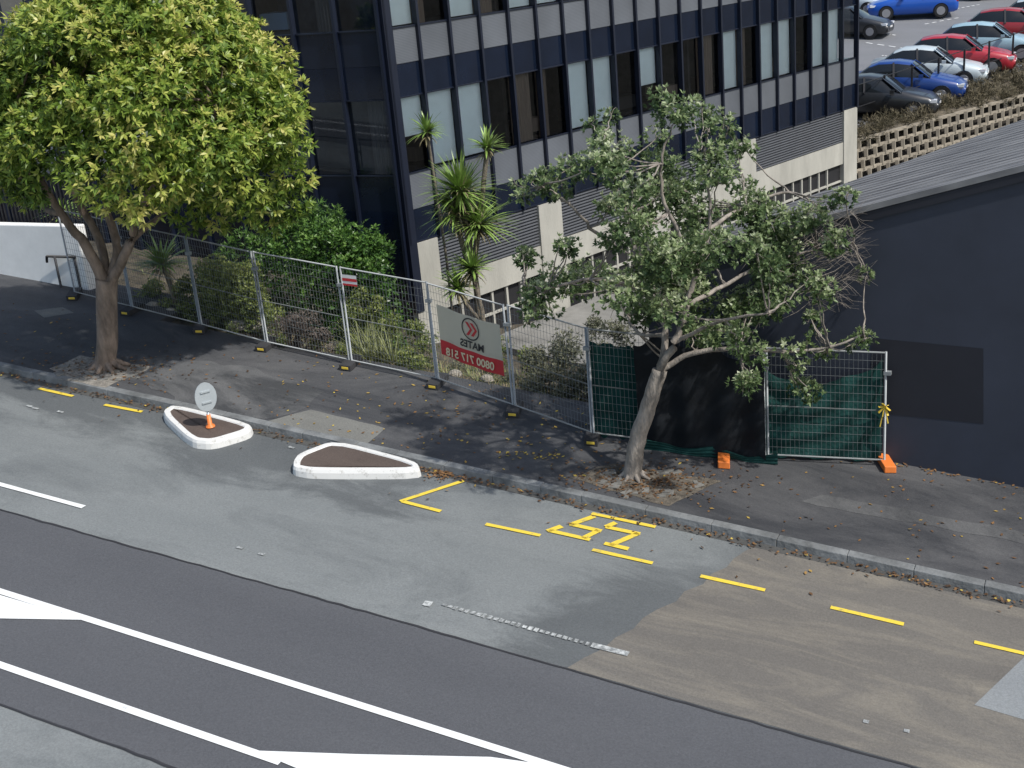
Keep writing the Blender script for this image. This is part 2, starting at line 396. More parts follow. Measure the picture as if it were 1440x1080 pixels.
# ------------------------------------------------------------------ office building
C0=W(560,245,30.0); Cx,Cy=C0.x,C0.y
Rd=Vector((.318,.948,0)).normalized(); Rn=Vector((Rd.y,-Rd.x,0)); Ld=Vector((-1,0,0)); Ln_=Vector((0,-1,0))
def frame(D,Nn):
    return lambda m,n_,z:(Cx+D.x*m+Nn.x*n_,Cy+D.y*m+Nn.y*n_,z)
fR=frame(Rd,Rn); fL=frame(Ld,Ln_)
LR=21.3; LL=26.0
m_sp,t_,N_,L__,p_=nt('ribbed_spandrel'); p_.inputs['Roughness'].default_value=.55
tc=N_.new('ShaderNodeTexCoord'); wv=N_.new('ShaderNodeTexWave'); wv.bands_direction='Z'; wv.inputs['Scale'].default_value=9
L__.new(tc.outputs['Object'],wv.inputs[0]); rr_=N_.new('ShaderNodeValToRGB'); rr_.color_ramp.elements[0].color=(.085,.094,.108,1); rr_.color_ramp.elements[1].color=(.135,.147,.167,1)
L__.new(wv.outputs['Fac'],rr_.inputs[0])
nz_=N_.new('ShaderNodeTexNoise'); nz_.inputs['Scale'].default_value=.7; nz_.inputs['Detail'].default_value=5; L__.new(tc.outputs['Object'],nz_.inputs[0])
mp_=N_.new('ShaderNodeMapRange'); mp_.inputs[1].default_value=.3; mp_.inputs[2].default_value=.7; mp_.inputs[3].default_value=.8; mp_.inputs[4].default_value=1.15; L__.new(nz_.outputs[0],mp_.inputs[0])
hs_=N_.new('ShaderNodeHueSaturation'); L__.new(rr_.outputs[0],hs_.inputs['Color']); L__.new(mp_.outputs[0],hs_.inputs['Value']); L__.new(hs_.outputs[0],p_.inputs['Base Color'])
m_navy=mat('navy_glass_panel',(.007,.012,.026),.12,var=.3,scale=.6,spec=.5)
m_navy2=mat('navy_spandrel',(.009,.014,.028),.22,var=.3,scale=.6)
m_mull=mat('black_mullion',(.008,.012,.026),.4,var=.1)
m_glass=glassmat('tinted_glass',(.95,.97,.98)); m_glass2=glassmat('dark_tinted_glass',(.42,.5,.6))
m_room=mat('office_interior',(.085,.08,.08),.9,var=.7,scale=1.0)
m_blind=mat('roller_blind',(.78,.86,.86),.8,var=.04)
m_curt=mat('curtain',(.2,.16,.13),.9,var=.3,scale=6,stretch=(6,6,.2))
m_cream=mat('cream_concrete',(.4,.39,.345),.85,var=.18,scale=1.2,bump=.2,stretch=(1,1,.3))
m_louv=mat('louvre_slat',(.085,.09,.1),.5,var=.1)
m_dark=mat('dark_void',(.012,.012,.014),.8)
MATS=[m_sp,m_navy,m_mull,m_glass,m_room,m_blind,m_curt,m_cream,m_louv,m_dark,m_navy2,m_glass2]
bld=empty('office_building')
lv=[4.32,7.69,11.06]; WH=1.76; TOP=14.5
def poly(ins):
    a=Vector((Cx,Cy,0)); r=a+Rd*LR; l_=a+Ld*LL; bk=r+Ld*LL
    i1=ins/abs(Rd.y)
    return [(a.x-i1-ins*.0,a.y+ins),(r.x-i1,r.y-ins),(bk.x+i1,bk.y-ins),(l_.x+i1,l_.y+ins)]
q=MB()
q.prism(poly(.06),-1.2,lv[0]-.002,10,10)
for i,z in enumerate(lv):
    nz=lv[i+1] if i<2 else TOP
    q.prism(poly(.06),z+WH,nz-.003,10,4)
q.prism(poly(.05),TOP,TOP+.02,8)
q.obj('floors',MATS,bld)
q=MB(); q.prism(poly(4.2),1,TOP-.1,4); 
for i,z in enumerate(lv):
    for k in range(0,21,4):
        q.box(k+.1,k+.2,-4,-.35,z+.001,z+WH-.002,4,fR)
    for k in range(0,25,5):
        q.box(k+.6,k+.7,-4,-.35,z+.001,z+WH-.002,4,fL)
    for k in range(1,20,2):
        q.box(k+.2,k+1.0,-1.3,-.7,z+.05,z+.4,6 if k%3 else 9,fR); q.box(k+.2,k+1.0,-1.6,-.9,z+.05,z+.45,5 if k%3==0 else 9,fL)
q.obj('interior',MATS,bld)
def facade(fr,LEN,nb,lit,name):
    bw=LEN/nb; q=MB(); gq=MB()
    for k in range(nb+1):
        q.box(k*bw-.035,k*bw+.035,.0,.17,2.6 if lit else 1.2,TOP+.1,2,fr)
    for i,z in enumerate([.95]+lv):
        zt=z+WH; zn=([.95]+lv+[TOP])[i+1]
        if i==0:
            if lit: zt=2.64
            q.box(0,LEN,-.04,.06,2.64 if lit else 1.0,3.43,1,fr)
            if lit: q.box(0,LEN,-.03,.075,3.432,zn,0,fr)
            else: q.box(0,LEN,-.03,.055,3.432,zn,10,fr)
        else:
            q.box(0,LEN,-.04,.06,zt+.03,zt+.78,1,fr)
            q.box(0,LEN,-.03,.075 if lit else .055,zt+.785,zn-.03,0 if lit else 10,fr)
        for zz in ([zt+.0,zn-.03] if i else [zn-.03]+([2.61] if lit else [])):
            q.box(0,LEN,-.03,.10,zz,zz+.03,2,fr)
        if i==0: continue
        pat_r=['h','b','b','o','c','o','b','b','o','h','o','o','o','b','c','b','b','o','b','b','o']
        for k in range(nb):
            m0=k*bw+.035;m1=(k+1)*bw-.035
            gq.face([fr(m0,.02,z),fr(m1,.02,z),fr(m1,.02,zt),fr(m0,.02,zt)],3 if lit else 11)
            q.box(m0,m0+.03,0,.05,z,zt,2,fr)
            if lit: ty=pat_r[k%21] if i==1 else random.choice('bboocoh')
            else: ty=random.choice('ooooooch')
            if ty=='b': q.face([fr(m0,-.04,z+.03),fr(m1,-.04,z+.03),fr(m1,-.04,zt),fr(m0,-.04,zt)],5)
            elif ty=='h':
                hh=random.uniform(.35,.7)*WH; q.face([fr(m0,-.04,zt-hh),fr(m1,-.04,zt-hh),fr(m1,-.04,zt),fr(m0,-.04,zt)],5)
            elif ty=='c' or (ty=='o' and random.random()<.35):
                w_=random.uniform(.3,.9)*bw; n_=12
                for j in range(n_):
                    a=m0+w_*j/n_;b_=m0+w_*(j+1)/n_
                    q.face([fr(a,-.12+.04*(j%2),z),fr(b_,-.12+.04*((j+1)%2),z),fr(b_,-.12+.04*((j+1)%2),zt),fr(a,-.12+.04*(j%2),zt)],6,True)
    q.obj(name,MATS,bld); gq.obj(name+'_panes',MATS,bld)
facade(fR,LR,21,True,'street_side_windows'); facade(fL,LL,22,False,'entrance_side_windows')
q=MB(); q.box(-.05,.2,-.2,.17,.9,TOP+.1,2,fR)
cols=[-.0,4.6,9.3,14.0,20.4]
for c in cols: q.box(c,c+.9,-.04,.14,-1,2.6,7,fR)
for a,b_ in zip(cols[:-1],cols[1:]):
    q.box(a+.9,b_,-.04,-.005,1.5,2.6,9,fR)
    z=1.53
    while z<2.58:
        P=[fR(a+.9,.02,z+.05),fR(b_,.02,z+.05),fR(b_,.09,z),fR(a+.9,.09,z)]
        q.hexa(P+[Vector(p)+Vector((0,0,.018)) for p in P],8); z+=.083
    q.box(a+.9,b_,-.04,.1,.75,1.5,7,fR)
    q.box(a+.9,b_,-.05,-.02,-1,.75,9,fR)
    k=a+1.0
    while k<b_-.5:
        q.box(k,k+.07,-.03,.05,-1,.75,7,fR); k+=.55
    q.box(a+.9,b_,-.03,.045,.1,.16,7,fR)
q.obj('plinth',MATS,bld)
q=MB(); q.box(2.0,40,.2,4.6,-.7,-.44,0,fR); q.box(2.0,40,4.6,4.8,-.8,-.34,0,fR)
q.obj('service_driveway',[mat('driveway_concrete',(.21,.205,.19),.9,var=.3,scale=1.2,bump=.2)])

# ------------------------------------------------------------------ slate gable building at right
m_slate=mat('slate_painted_wall',(.031,.038,.058),.6,var=.14,scale=.8,bump=.06,bscale=6)
m_slate2=mat('dark_painted_panel',(.014,.016,.025),.6,var=.08)
m_roof,t_,N_,L__,p_=nt('roof_sheet'); p_.inputs['Roughness'].default_value=.7
tc=N_.new('ShaderNodeTexCoord'); no=N_.new('ShaderNodeTexNoise'); no.inputs['Scale'].default_value=2; no.inputs['Detail'].default_value=8
mp=N_.new('ShaderNodeMapping'); mp.inputs['Scale'].default_value=(.5,6,1); L__.new(tc.outputs['Object'],mp.inputs[0]); L__.new(mp.outputs[0],no.inputs[0])
rr_=N_.new('ShaderNodeValToRGB'); rr_.color_ramp.elements[0].position=.35; rr_.color_ramp.elements[1].position=.65
rr_.color_ramp.elements[0].color=(.1,.1,.105,1); rr_.color_ramp.elements[1].color=(.23,.23,.23,1); L__.new(no.outputs[0],rr_.inputs[0]); L__.new(rr_.outputs[0],p_.inputs['Base Color'])
gb=empty('gable_building')
ga=WT(1205,300,TW); gc=WT(1440,240,TW); sl_=(gc.z-ga.z)/(gc.x-ga.x)
sL=G(905,600,.12).x; sR=9.0; sE=22.0
zr=lambda s:ga.z+sl_*(s-ga.x)
TB=TW+7.2
def roofpt(u,v):
    s,t,Z=ray(u,v); k=(CH-ga.z+sl_*ga.x)/(sl_*s-Z); return Vector((k*s,k*t,CH+k*Z))
bl=roofpt(1196,274); br=roofpt(1440,184)
dd=(br-bl); kk=(sR-bl.x)/dd.x; brr=Vector((sR,bl.y+dd.y*kk,zr(sR))); kl=(sL-bl.x)/dd.x; bll=Vector((sL,max(TW+.8,bl.y+dd.y*kl),zr(sL)))
q=MB()
pr=[(sL,-1.5),(sE,-4),(sE,zr(sR)-sl_*(sE-sR)),(sR,zr(sR)),(sL,zr(sL))]
q.face([(a,TW,z) for a,z in pr],0)
q.face([(sL,TW,-1.5),(sL,bll.y,-1.5),(sL,bll.y,zr(sL)),(sL,TW,zr(sL))],0)
q.face([(sL,bll.y,-1.5),(sR,brr.y,-1.5),(sR,brr.y,zr(sR)),(sL,bll.y,zr(sL))],0)
q.face([(sE,TW,-4),(sE,brr.y,-4),(sE,brr.y,zr(sR)-sl_*(sE-sR)),(sE,TW,zr(sR)-sl_*(sE-sR))],0)
q.obj('walls',[m_slate],gb)
q=MB(); e_=.06; TH=.1
def slab(P):
    q.hexa([Vector(p)for p in P]+[Vector(p)+Vector((0,0,TH)) for p in P])
slab([(sL-.1,TW-e_,zr(sL)-.03+.002),(sR,TW-e_,zr(sR)+.002),(sR,brr.y,zr(sR)+.002),(sL-.1,bll.y,zr(sL)-.03+.002)])
slab([(sR+.003,TW-e_,zr(sR)),(sE+.1,TW-e_,zr(sR)-sl_*(sE-sR)),(sE+.1,brr.y,zr(sR)-sl_*(sE-sR)),(sR+.003,brr.y,zr(sR))])
y=TW+.3
while y<TB+6:
    x0=sL if y<bll.y else (sL+(y-bll.y)/max(.01,(brr.y-bll.y))*(sR-sL))
    if x0<sR-.3: q.beam((x0,y,zr(x0)+TH+.004),(sR,y,zr(sR)+TH+.004),.02,.012)
    y+=.25
q.obj('roof',[m_roof],gb)
q=MB(); q.face([(a,TW-.004,z) for a,z in [(lambda p:(p.x,p.z))(WT(u,v,TW)) for u,v in ((1225,475),(1383,490),(1383,596),(1225,580))]],0)
q.obj('painted_panel',[m_slate2],gb)
q=MB()
P0=WT(1205,308,TW-.03);P1=WT(1440,248,TW-.03); ex=(P1-P0).normalized(); q.beam(P0-ex*4,P1+ex*8.5,.03,.14,0)
q.obj('barge_board',[m_slate2],gb)

# ------------------------------------------------------------------ car park
def cpz(Y): return 1.7+.11*(Y-55)
def CP(u,v,dz=0):
    X,Y,Z=rayXYZ(u,v); k=(CH-dz-1.7+.11*55)/(.11*Y-Z); s,t=st(X*k,Y*k); return Vector((s,t,CH+k*Z))
def XYc(X,Y,dz=0): s,t=st(X,Y); return Vector((s,t,cpz(Y)+dz))
eA=CP(1205,180); eB=CP(1440,97); d=(eB-eA); d.normalize(); eL=eA-d*9; eR=eB+d*40
m_cp=asphalt('carpark_asphalt',(.15,.155,.165),(.2,.205,.215),.85)
q=MB()
def shift(p,X,Y):
    Xp=ca*p.x+sa*p.y+X; Yp=-sa*p.x+ca*p.y+Y; return XYc(Xp,Yp)
q.face([eL,eR,shift(eR,-20,90),shift(eL,-30,90)]); q.face([eL,eR,eR-Vector((0,0,5)),eL-Vector((0,0,5))])
q.obj('car_park',[m_cp])
q=MB()
for a in ((1218,60,1300,72),(1226,44,1262,50),(1300,34,1352,24),(1345,12,1380,6),(1240,78,1262,80),(1215,25,1240,34)):
    A=CP(a[0],a[1],.01);B=CP(a[2],a[3],.01); n_=5
    for i in range(n_): q.beam(A.lerp(B,i/n_),A.lerp(B,(i+.55)/n_),.12,.008)
q.obj('car_park_markings',[m_white])
m_crib=mat('crib_wall_timber',(.29,.255,.2),.9,var=.3,scale=2)
cT=[W(1225,192,46.5),W(1440,134,52.5)]; cB=[W(1245,268,45.8),W(1440,200,51.8)]
ex=(cT[1]-cT[0]); q=MB(); 
T0=cT[0]-ex*.3;T1=cT[1]+ex*2;B0=cB[0]-ex*.3;B1=cB[1]+ex*2; B0.z-=.5;B1.z-=.5
nr=7;nc=60
off=Vector((-ex.y,ex.x,0)).normalized()
for i in range(nr+1):
    f=i/nr; q.beam(T0.lerp(B0,f),T1.lerp(B1,f),.12,.11)
for i in range(nr):
    for j in range(nc+1):
        g_=(j+.5*(i%2))/nc; a=T0.lerp(T1,g_);b_=B0.lerp(B1,g_)
        q.beam(a.lerp(b_,i/nr)-off*.08,a.lerp(b_,(i+1)/nr)-off*.02,.14,.12)
q.obj('crib_retaining_wall',[m_crib])
q=MB(); o2=off*.35; q.face([T0+o2,T1+o2,B1+o2,B0+o2]); q.obj('retained_earth',[mat('dark_earth',(.022,.018,.014),.9)])
m_bank=mat('dry_bank',(.12,.1,.07),.95,var=.5,scale=2,bump=1,bscale=6)
q=MB(); n1=40;n2=8
A0=T0;A1=T1;E0=eL-Vector((0,0,.03));E1=eR-Vector((0,0,.03))
for j in range(n2+1):
    for i in range(n1+1):
        p=A0.lerp(A1,i/n1).lerp(E0.lerp(E1,i/n1),j/n2); 
        if 0<j<n2: p=p+Vector((0,0,random.uniform(-.12,.2)))
        q.v.append(tuple(p))
for j in range(n2):
    for i in range(n1):
        b_=j*(n1+1)+i; q.f.append((b_,b_+1,b_+n1+2,b_+n1+1)); q.m.append(0); q.sm.append(True)
q.obj('bank',[m_bank])
m_dry=foliage('dry_grass',[(.035,.035,.018),(.1,.085,.05),(.2,.17,.11)],.8,.2)
cl=[]
for i in range(260):
    p=A0.lerp(A1,random.random()*.6).lerp(E0.lerp(E1,random.random()*.6),random.random()); cl.append((p.x,p.y,p.z+.1,random.uniform(.25,.5)))
P,A,B,l_,w_,v_=clump_leaves(cl,200,.22,.03); leafobj('bank_scrub',P,A,B,l_,w_,v_,m_dry)
m_post=mat('dark_steel',(.02,.02,.023),.5)
q=MB()
n_=34
for i in range(n_+1):
    p=eL.lerp(eR,i/n_); q.beam(p,p+Vector((0,0,1.7)),.08,.08)
for h in (.15,.8,1.65): q.beam(eL+Vector((0,0,h)),eR+Vector((0,0,h)),.03,.03)
q.obj('car_park_fence',[m_post])

# cars ---------------------------------------------------------
m_cg=mat('car_glass',(.012,.015,.018),.06,var=.05); m_tyre=mat('tyre',(.015,.015,.016),.8); m_rim=mat('rim',(.4,.4,.42),.35,.6,var=.1)
m_lamp=mat('headlamp',(.75,.77,.8),.15,var=.02); m_tail=mat('tail_lamp',(.4,.01,.01),.2,var=.02)
def carpaint(name,c):
    m=mat(name,c,.4,.0,var=.03); m.node_tree.nodes['Principled BSDF'].inputs['Coat Weight'].default_value=.5
    m.node_tree.nodes['Principled BSDF'].inputs['Coat Roughness'].default_value=.08; return m
def car(name,pos,ax,col,sedan=False,kk=1.0):
    ax=Vector(ax).normalized(); yv=Vector((-ax.y,ax.x,0)).normalized(); zv=ax.cross(yv)
    O=Vector(pos)
    def fr(x,y,z): return tuple(O+ax*((2.1-x)*kk)+yv*(y*kk)+zv*(z*kk))
    S=[(0.0,.62,.30,.44,.52,.56,.50),(.08,.76,.22,.48,.62,.66,.60),(.35,.84,.18,.55,.74,.80,.66),(.95,.875,.2,.6,.84,.93,.68),(1.25,.88,.2,.62,.90,.97,.70),
       (1.95,.885,.2,.63,.93,1.40,.56),(2.5,.885,.2,.64,.94,1.46,.58),(3.15,.885,.2,.65,.96,1.42,.56),(3.6,.87,.2,.66,.97,1.33,.53),(4.0,.84,.22,.66,.95,.99,.60),(4.17,.78,.28,.62,.86,.88,.58),(4.22,.7,.34,.55,.62,.64,.55)]
    if sedan: S[8]=(3.5,.87,.2,.66,.95,1.28,.52); S[9]=(3.85,.85,.22,.66,.94,1.0,.62); S[10]=(4.3,.79,.28,.62,.88,.93,.6); S[11]=(4.36,.7,.34,.55,.62,.64,.55)
    q=MB()
    def sec(r):
        x,w_,zb,zs,be,tp,tw=r
        half=[(0,zb),(w_*.86,zb),(w_*.98,zb+.12),(w_,zs),(w_*.985,(zs+be)/2),(w_*.94,be),(tw+(w_*.94-tw)*.12,be+(tp-be)*.88),(tw*.9,tp-.005),(tw*.5,tp+.012),(0,tp+.018)]
        return [fr(x,a,b_) for a,b_ in half]+[fr(x,-a,b_) for a,b_ in half[-2:0:-1]]
    rings=[sec(r) for r in S]; n_=len(rings[0]); b0=len(q.v)
    for r in rings: q.v+=r
    for i in range(len(rings)-1):
        for j in range(n_):
            jj=(j+1)%n_; q.f.append((b0+i*n_+j,b0+i*n_+jj,b0+(i+1)*n_+jj,b0+(i+1)*n_+j))
            side=j in (5,12); top=j in (6,7,8,9,10,11)
            mi=0
            if side and 4<=i<=8: mi=1
            if top and i in (4,8): mi=1
            q.m.append(mi); q.sm.append(True)
    q.f.append(tuple(b0+j for j in range(n_))); q.m.append(0); q.sm.append(False)
    q.f.append(tuple(b0+(len(rings)-1)*n_+j for j in range(n_))); q.m.append(0); q.sm.append(False)
    for sg in (-1,1):
        for wx in (.82,3.38):
            for (r,y0,y1,mi) in ((.36,.80,.888,1),(.31,.70,.9,2),(.2,.89,.91,3)):
                q.tube([fr(wx,sg*y0,.31),fr(wx,sg*y1,.31)],r*kk,mi,18)
        q.box(.06,.34,sg*.50,sg*.80,.60,.70,4,fr); q.box(4.02,4.2,sg*.52,sg*.8,.72,.86,5,fr)
        q.box(1.5,1.65,sg*.88,sg*1.0,.93,1.05,0,fr)
        q.beam(fr(2.55,sg*.875,.9),fr(2.62,sg*.60,1.44),.07*kk,.03*kk,6)
        q.beam(fr(1.3,sg*.80,.94),fr(1.98,sg*.585,1.41),.06*kk,.03*kk,0)
    q.box(-.01,.05,-.35,.35,.34,.46,1,fr); q.box(-.015,.0,-.2,.2,.47,.55,7,fr)
    o=q.obj(name,[col,m_cg,m_tyre,m_rim,m_lamp,m_tail,m_post,m_w]); return o
cblk=carpaint('car_paint_charcoal',(.02,.022,.026)); cblu=carpaint('car_paint_blue',(.008,.045,.22)); csil=carpaint('car_paint_silver',(.5,.57,.6))
cred=carpaint('car_paint_red',(.4,.02,.035)); clb=carpaint('car_paint_pale_blue',(.3,.45,.53)); cbl2=carpaint('car_paint_bright_blue',(.006,.08,.42)); crd2=carpaint('car_paint_maroon',(.3,.015,.02))
def axw(X,Y):
    s,t=st(X,Y); return Vector((s,t,.11*Y))
for (u,v,c,sd_) in ((1236,162,cblk,0),(1276,140,cblu,1),(1308,119,csil,1),(1349,101,cred,0),(1390,82,clb,0),(1428,60,crd2,0),(1478,44,csil,0)):
    car('parked_car',CP(u,v),axw(.9,-.42),c,bool(sd_),1.1)
car('parked_car',CP(1281,24),axw(-.97,.2),cbl2,False,1.08)
car('parked_car',CP(1194,50),axw(.8,-.5),cblk); car('parked_car',CP(1192,18),axw(.8,-.5),csil); car('parked_car',CP(1405,-4),axw(-.97,.2),cblk); car('parked_car',CP(1330,-12),axw(-.97,.2),csil)

# ------------------------------------------------------------------ temporary fence
m_galv=mat('galvanised_steel',(.27,.29,.3),.5,.2,var=.15); m_wire=mat('fence_wire',(.19,.205,.21),.55,.2,var=.1)
m_foot_b=mat('fence_foot_rubber',(.035,.035,.038),.9,var=.3); m_ylw=mat('yellow_plastic',(.7,.5,.06),.5,var=.1)
def panel(p0,p1,h=2.07,mesh=True):
    q=MB(); u=Vector((0,0,1)); z0=.12
    L_=(p1-p0).length
    lean=Vector((random.uniform(-.02,.02),random.uniform(-.03,.03),0))
    a0=p0.lerp(p1,.015);a1=p0.lerp(p1,.985); t0_=u*(h-.02)+lean
    for p in (a0,a1): q.tube([p+u*.02,p+u*h+lean],.021,0,8)
    q.tube([a0+u*z0,a1+u*z0],.016,0,6); q.tube([a0+t0_,a1+t0_],.016,0,6)
    q.tube([a0+t0_*.5,a1+t0_*.5],.006,1,5)
    x=(a1-a0)
    nv=int(L_/.075)
    for i in range(1,nv): p=a0+x*(i/nv); q.beam(p+u*z0,p+t0_,.004,.004,1)
    for i in range(1,13): hh=u*z0+(t0_-u*z0)*(i/13); q.beam(a0+hh,a1+hh,.004,.004,1)
    q.box(-.06,.06,-.04,.04,-.03,.03,0,lambda X,Y,Z:(p1.x+X,p1.y+Y,p1.z+h*.82+Z))
    return q.obj('temporary_fence_panel',[m_galv,m_wire])
def foot(p,orange=False):
    q=MB(); an=.35+random.uniform(-.25,.25)
    def fr(x,y,z):
        X=p.x+x*math.cos(an)-y*math.sin(an);Y=p.y+x*math.sin(an)+y*math.cos(an); return (X,Y,-K*X+FP+z)
    if orange: q.box(-.1,.1,-.27,.27,.003,.13,2,fr)
    else:
        q.box(-.12,.12,-.32,.32,.003,.12,0,fr); q.box(-.07,.07,-.33,-.318,.04,.09,1,fr)
    q.obj('fence_foot',[m_foot_b,m_ylw,m_or],bevel=.015)
fpx=[(187,438),(284,463),(376,488),(494,514),(616,540),(724,578),(834,617)]
FPp=[G(u,v,FP) for u,v in fpx]
pL=FPp[0]+(FPp[0]-FPp[1])*.9; pL=road(pL.x,pL.y,FP); FA=[pL]+FPp
for a,b_ in zip(FA[:-1],FA[1:]): panel(a,b_)
for p in FA: foot(p)
g1=G(1078,648,FP);g2=G(1246,656,FP);g0=G(834,617,FP); gm=g0.lerp(g1,.5); gm=road(gm.x,gm.y,FP)
panel(g0,gm);panel(gm,g1); panel(g1,g2); foot(g2,True); foot(G(1018,650,FP),True)
m_gcl=mat('green_shade_cloth',(.008,.042,.038),.85,var=.3,scale=3,bump=.3,bscale=8,spec=.2); m_bcl=mat('black_plastic_sheet',(.006,.008,.011),.75,var=.3,scale=3,bump=.5,bscale=3,spec=.25)
def cloth(name,p0,p1,zb,zt,m,amp=.05,off=-.05,nn=36,ragged=.05,seed=1,diag=0):
    rd=random.Random(seed); q=MB(); d=(p1-p0); nv=Vector((d.y,-d.x,0)).normalized(); H=18
    ws=[(rd.uniform(5,34),rd.uniform(-.25,.25),rd.uniform(0,6),rd.uniform(.25,1)) for _ in range(7)]; ph=rd.uniform(0,6)
    nrm=sum(x[3] for x in ws)*.5
    for j in range(H+1):
        for i in range(nn+1):
            f=i/nn; p=p0.lerp(p1,f); b0=zb(f); t0=zt(f)
            z=b0+(t0-b0)*j/H + ragged*(math.sin(f*17+ph)+.5*math.sin(f*39+ph*2))*(1 if j in(0,H) else .3)
            w_=amp*(sum(a*math.sin(fr_*f+k*j+p_) for fr_,k,p_,a in ws)/nrm+diag*math.sin(j*1.1-f*9+ph+2*math.sin(f*4)))
            q.v.append(tuple(p+nv*(-off+w_*.6+amp)+Vector((0,0,z))))
    for j in range(H):
        for i in range(nn):
            b_=j*(nn+1)+i; q.f.append((b_,b_+1,b_+nn+2,b_+nn+1)); q.m.append(0); q.sm.append(True)
    return q.obj(name,[m])
cloth('green_shade_cloth',g0,g0.lerp(gm,.62),lambda f:.05,lambda f:1.8-.05*f,m_gcl,.03,.12,30,.03,2,.8)
cloth('black_plastic_sheet',g0.lerp(gm,.56),g1,lambda f:.02+.05*math.sin(f*9),lambda f:1.93+.1*math.sin(f*5),m_bcl,.1,-.02,60,.05,3,.35)
cloth('green_shade_cloth',g0.lerp(gm,.5),g1.lerp(g2,.1),lambda f:.005,lambda f:.16+.05*math.sin(f*14),m_gcl,.04,-.14,50,.01,9,.3)
cloth('green_shade_cloth',g1,g1.lerp(g2,.97),lambda f:.06,lambda f:1.66-.33*math.sin(f*math.pi)**.7*(1-.3*f)+.22*f*f,m_gcl,.055,.16,44,.02,4,1.2)
q=MB(); pk=g2+Vector((-.03,-.05,1.12))
for a in range(7):
    an=a*.9; e=pk+Vector((.1*math.cos(an),-.06,-.05+.12*math.sin(an))); q.beam(pk,e,.04,.012)
q.beam(pk,pk+Vector((-.06,-.06,-.35)),.04,.012); q.beam(pk,pk+Vector((.07,-.06,-.28)),.04,.012)
q.obj('yellow_ribbon',[m_ylw])
m_ban=foliage('banner_cream',[(.66,.62,.5),(.66,.62,.5)],.7,.5); m_red=mat('banner_red',(.52,.035,.04),.6,var=.05)
f4,f5=FPp[4],FPp[5]; ban=empty('fence_banner')
along=(f5-f4).normalized(); nb=Vector((along.y,-along.x,0)).normalized()
def bp(f,h,o=.03): return f4.lerp(f5,f)+Vector((0,0,h))+nb*o
q=MB(); nn=20
for i in range(nn):
    a=.12+.8*i/nn;b_=.12+.8*(i+1)/nn; wa=.03+.012*math.sin(a*20);wb=.03+.012*math.sin(b_*20); s0=-.05*a-.03*math.sin((a-.12)/.8*math.pi);s1=-.05*b_-.03*math.sin((b_-.12)/.8*math.pi)
    q.face([bp(a,1.0+s0,wa),bp(b_,1.0+s1,wb),bp(b_,1.7+s1,wb),bp(a,1.7+s0,wa)],0,True); q.face([bp(a,.7+s0,wa),bp(b_,.7+s1,wb),bp(b_,1.0+s1,wb),bp(a,1.0+s0,wa)],1,True)
q.obj('sheet',[m_ban,m_red],ban)
q=MB(); cc=bp(.55,1.40,.055); upv=Vector((0,0,1)); 
ro=[cc+along*.22*math.cos(a*math.pi/12)+upv*.22*math.sin(a*math.pi/12) for a in range(24)]; ri=[cc+(p-cc)*.88 for p in ro]
for i in range(24): q.face([ro[i],ro[(i+1)%24],ri[(i+1)%24],ri[i]],0)
for o_ in (-.05,.07):
    for sg in (1,-1):
        q.face([cc+along*(o_+.04)+nb*.002,cc+along*(o_+.10)+nb*.002,cc+along*(o_-.0)+upv*.13*sg+nb*.002,cc+along*(o_-.07)+upv*.13*sg+nb*.002],1)
q.obj('logo',[m_post,m_red],ban)
def txt(body,f,h,size,m):
    cu=bpy.data.curves.new('lettering','FONT'); cu.body=body; cu.size=size; cu.align_x='CENTER'; cu.extrude=0; cu.offset=.006
    o=bpy.data.objects.new('lettering',cu); sc.collection.objects.link(o); cu.materials.append(m)
    x=-along; z=x.cross(upv).normalized(); y=z.cross(x)
    mt=Matrix((x,y,z)).transposed().to_4x4(); mt.translation=bp(f,h,.058); o.matrix_world=mt; o.parent=ban
txt('MATES',.55,1.02,.2,m_post); txt('0800 717 518',.5,.72,.22,mat('banner_lettering',(.7,.6,.4),.6,var=.02))
q=MB(); a=FPp[3].lerp(FPp[4],.05)+Vector((0,-.05,1.72)); b_=FPp[3].lerp(FPp[4],.22)+Vector((0,-.05,1.74))
q.face([a,b_,b_+upv*.22,a+upv*.22],1); q.face([a+upv*.09-Vector((0,.004,0)),b_+upv*.09-Vector((0,.004,0)),b_+upv*.15-Vector((0,.004,0)),a+upv*.15-Vector((0,.004,0))],0); q.face([a+upv*.0-Vector((0,.003,0)),b_-Vector((0,.003,0)),b_+upv*.04-Vector((0,.003,0)),a+upv*.04-Vector((0,.003,0))],0)
q.obj('fence_notice_sign',[m_red,m_w])

# ------------------------------------------------------------------ left: white wall, rail, steel fence
m_wwall=mat('white_render_wall',(.85,.85,.83),.8,var=.05)
tw=21.35; q=MB()
w0=WT(105,312,tw);w1=WT(-60,320,tw); zb=WT(50,402,tw).z-.3
q.hexa([(w1.x-6,tw,zb),(w0.x,tw,zb-.3),(w0.x+.05,tw+.25,zb-.3),(w1.x-6,tw+.25,zb),(w1.x-6,tw,w1.z+.1),(w0.x,tw,w0.z-.1),(w0.x+.05,tw+.25,w0.z-.1),(w1.x-6,tw+.25,w1.z+.1)])
q.obj('white_boundary_wall',[m_wwall],bevel=.03)
q=MB()
for i in range(44):
    x=w0.x+.3-i*.12; q.beam((x,tw+.5,w0.z-.5),(x,tw+.5,w0.z+1.0),.03,.03)
q.beam((w0.x+.3,tw+.5,w0.z+1.0),(w0.x-5.5,tw+.5,w0.z+1.0),.05,.05)
q.obj('steel_picket_fence',[m_post])
q=MB(); a=G(86,404,FP); h=.75
q.tube([a,a+Vector((0,0,h))],.03); q.tube([a+Vector((-.25,0,h)),a+Vector((.55,.1,h-.02))],.03); b_=a+Vector((.5,.1,-.05)); q.tube([b_,b_+Vector((0,0,h))],.03)
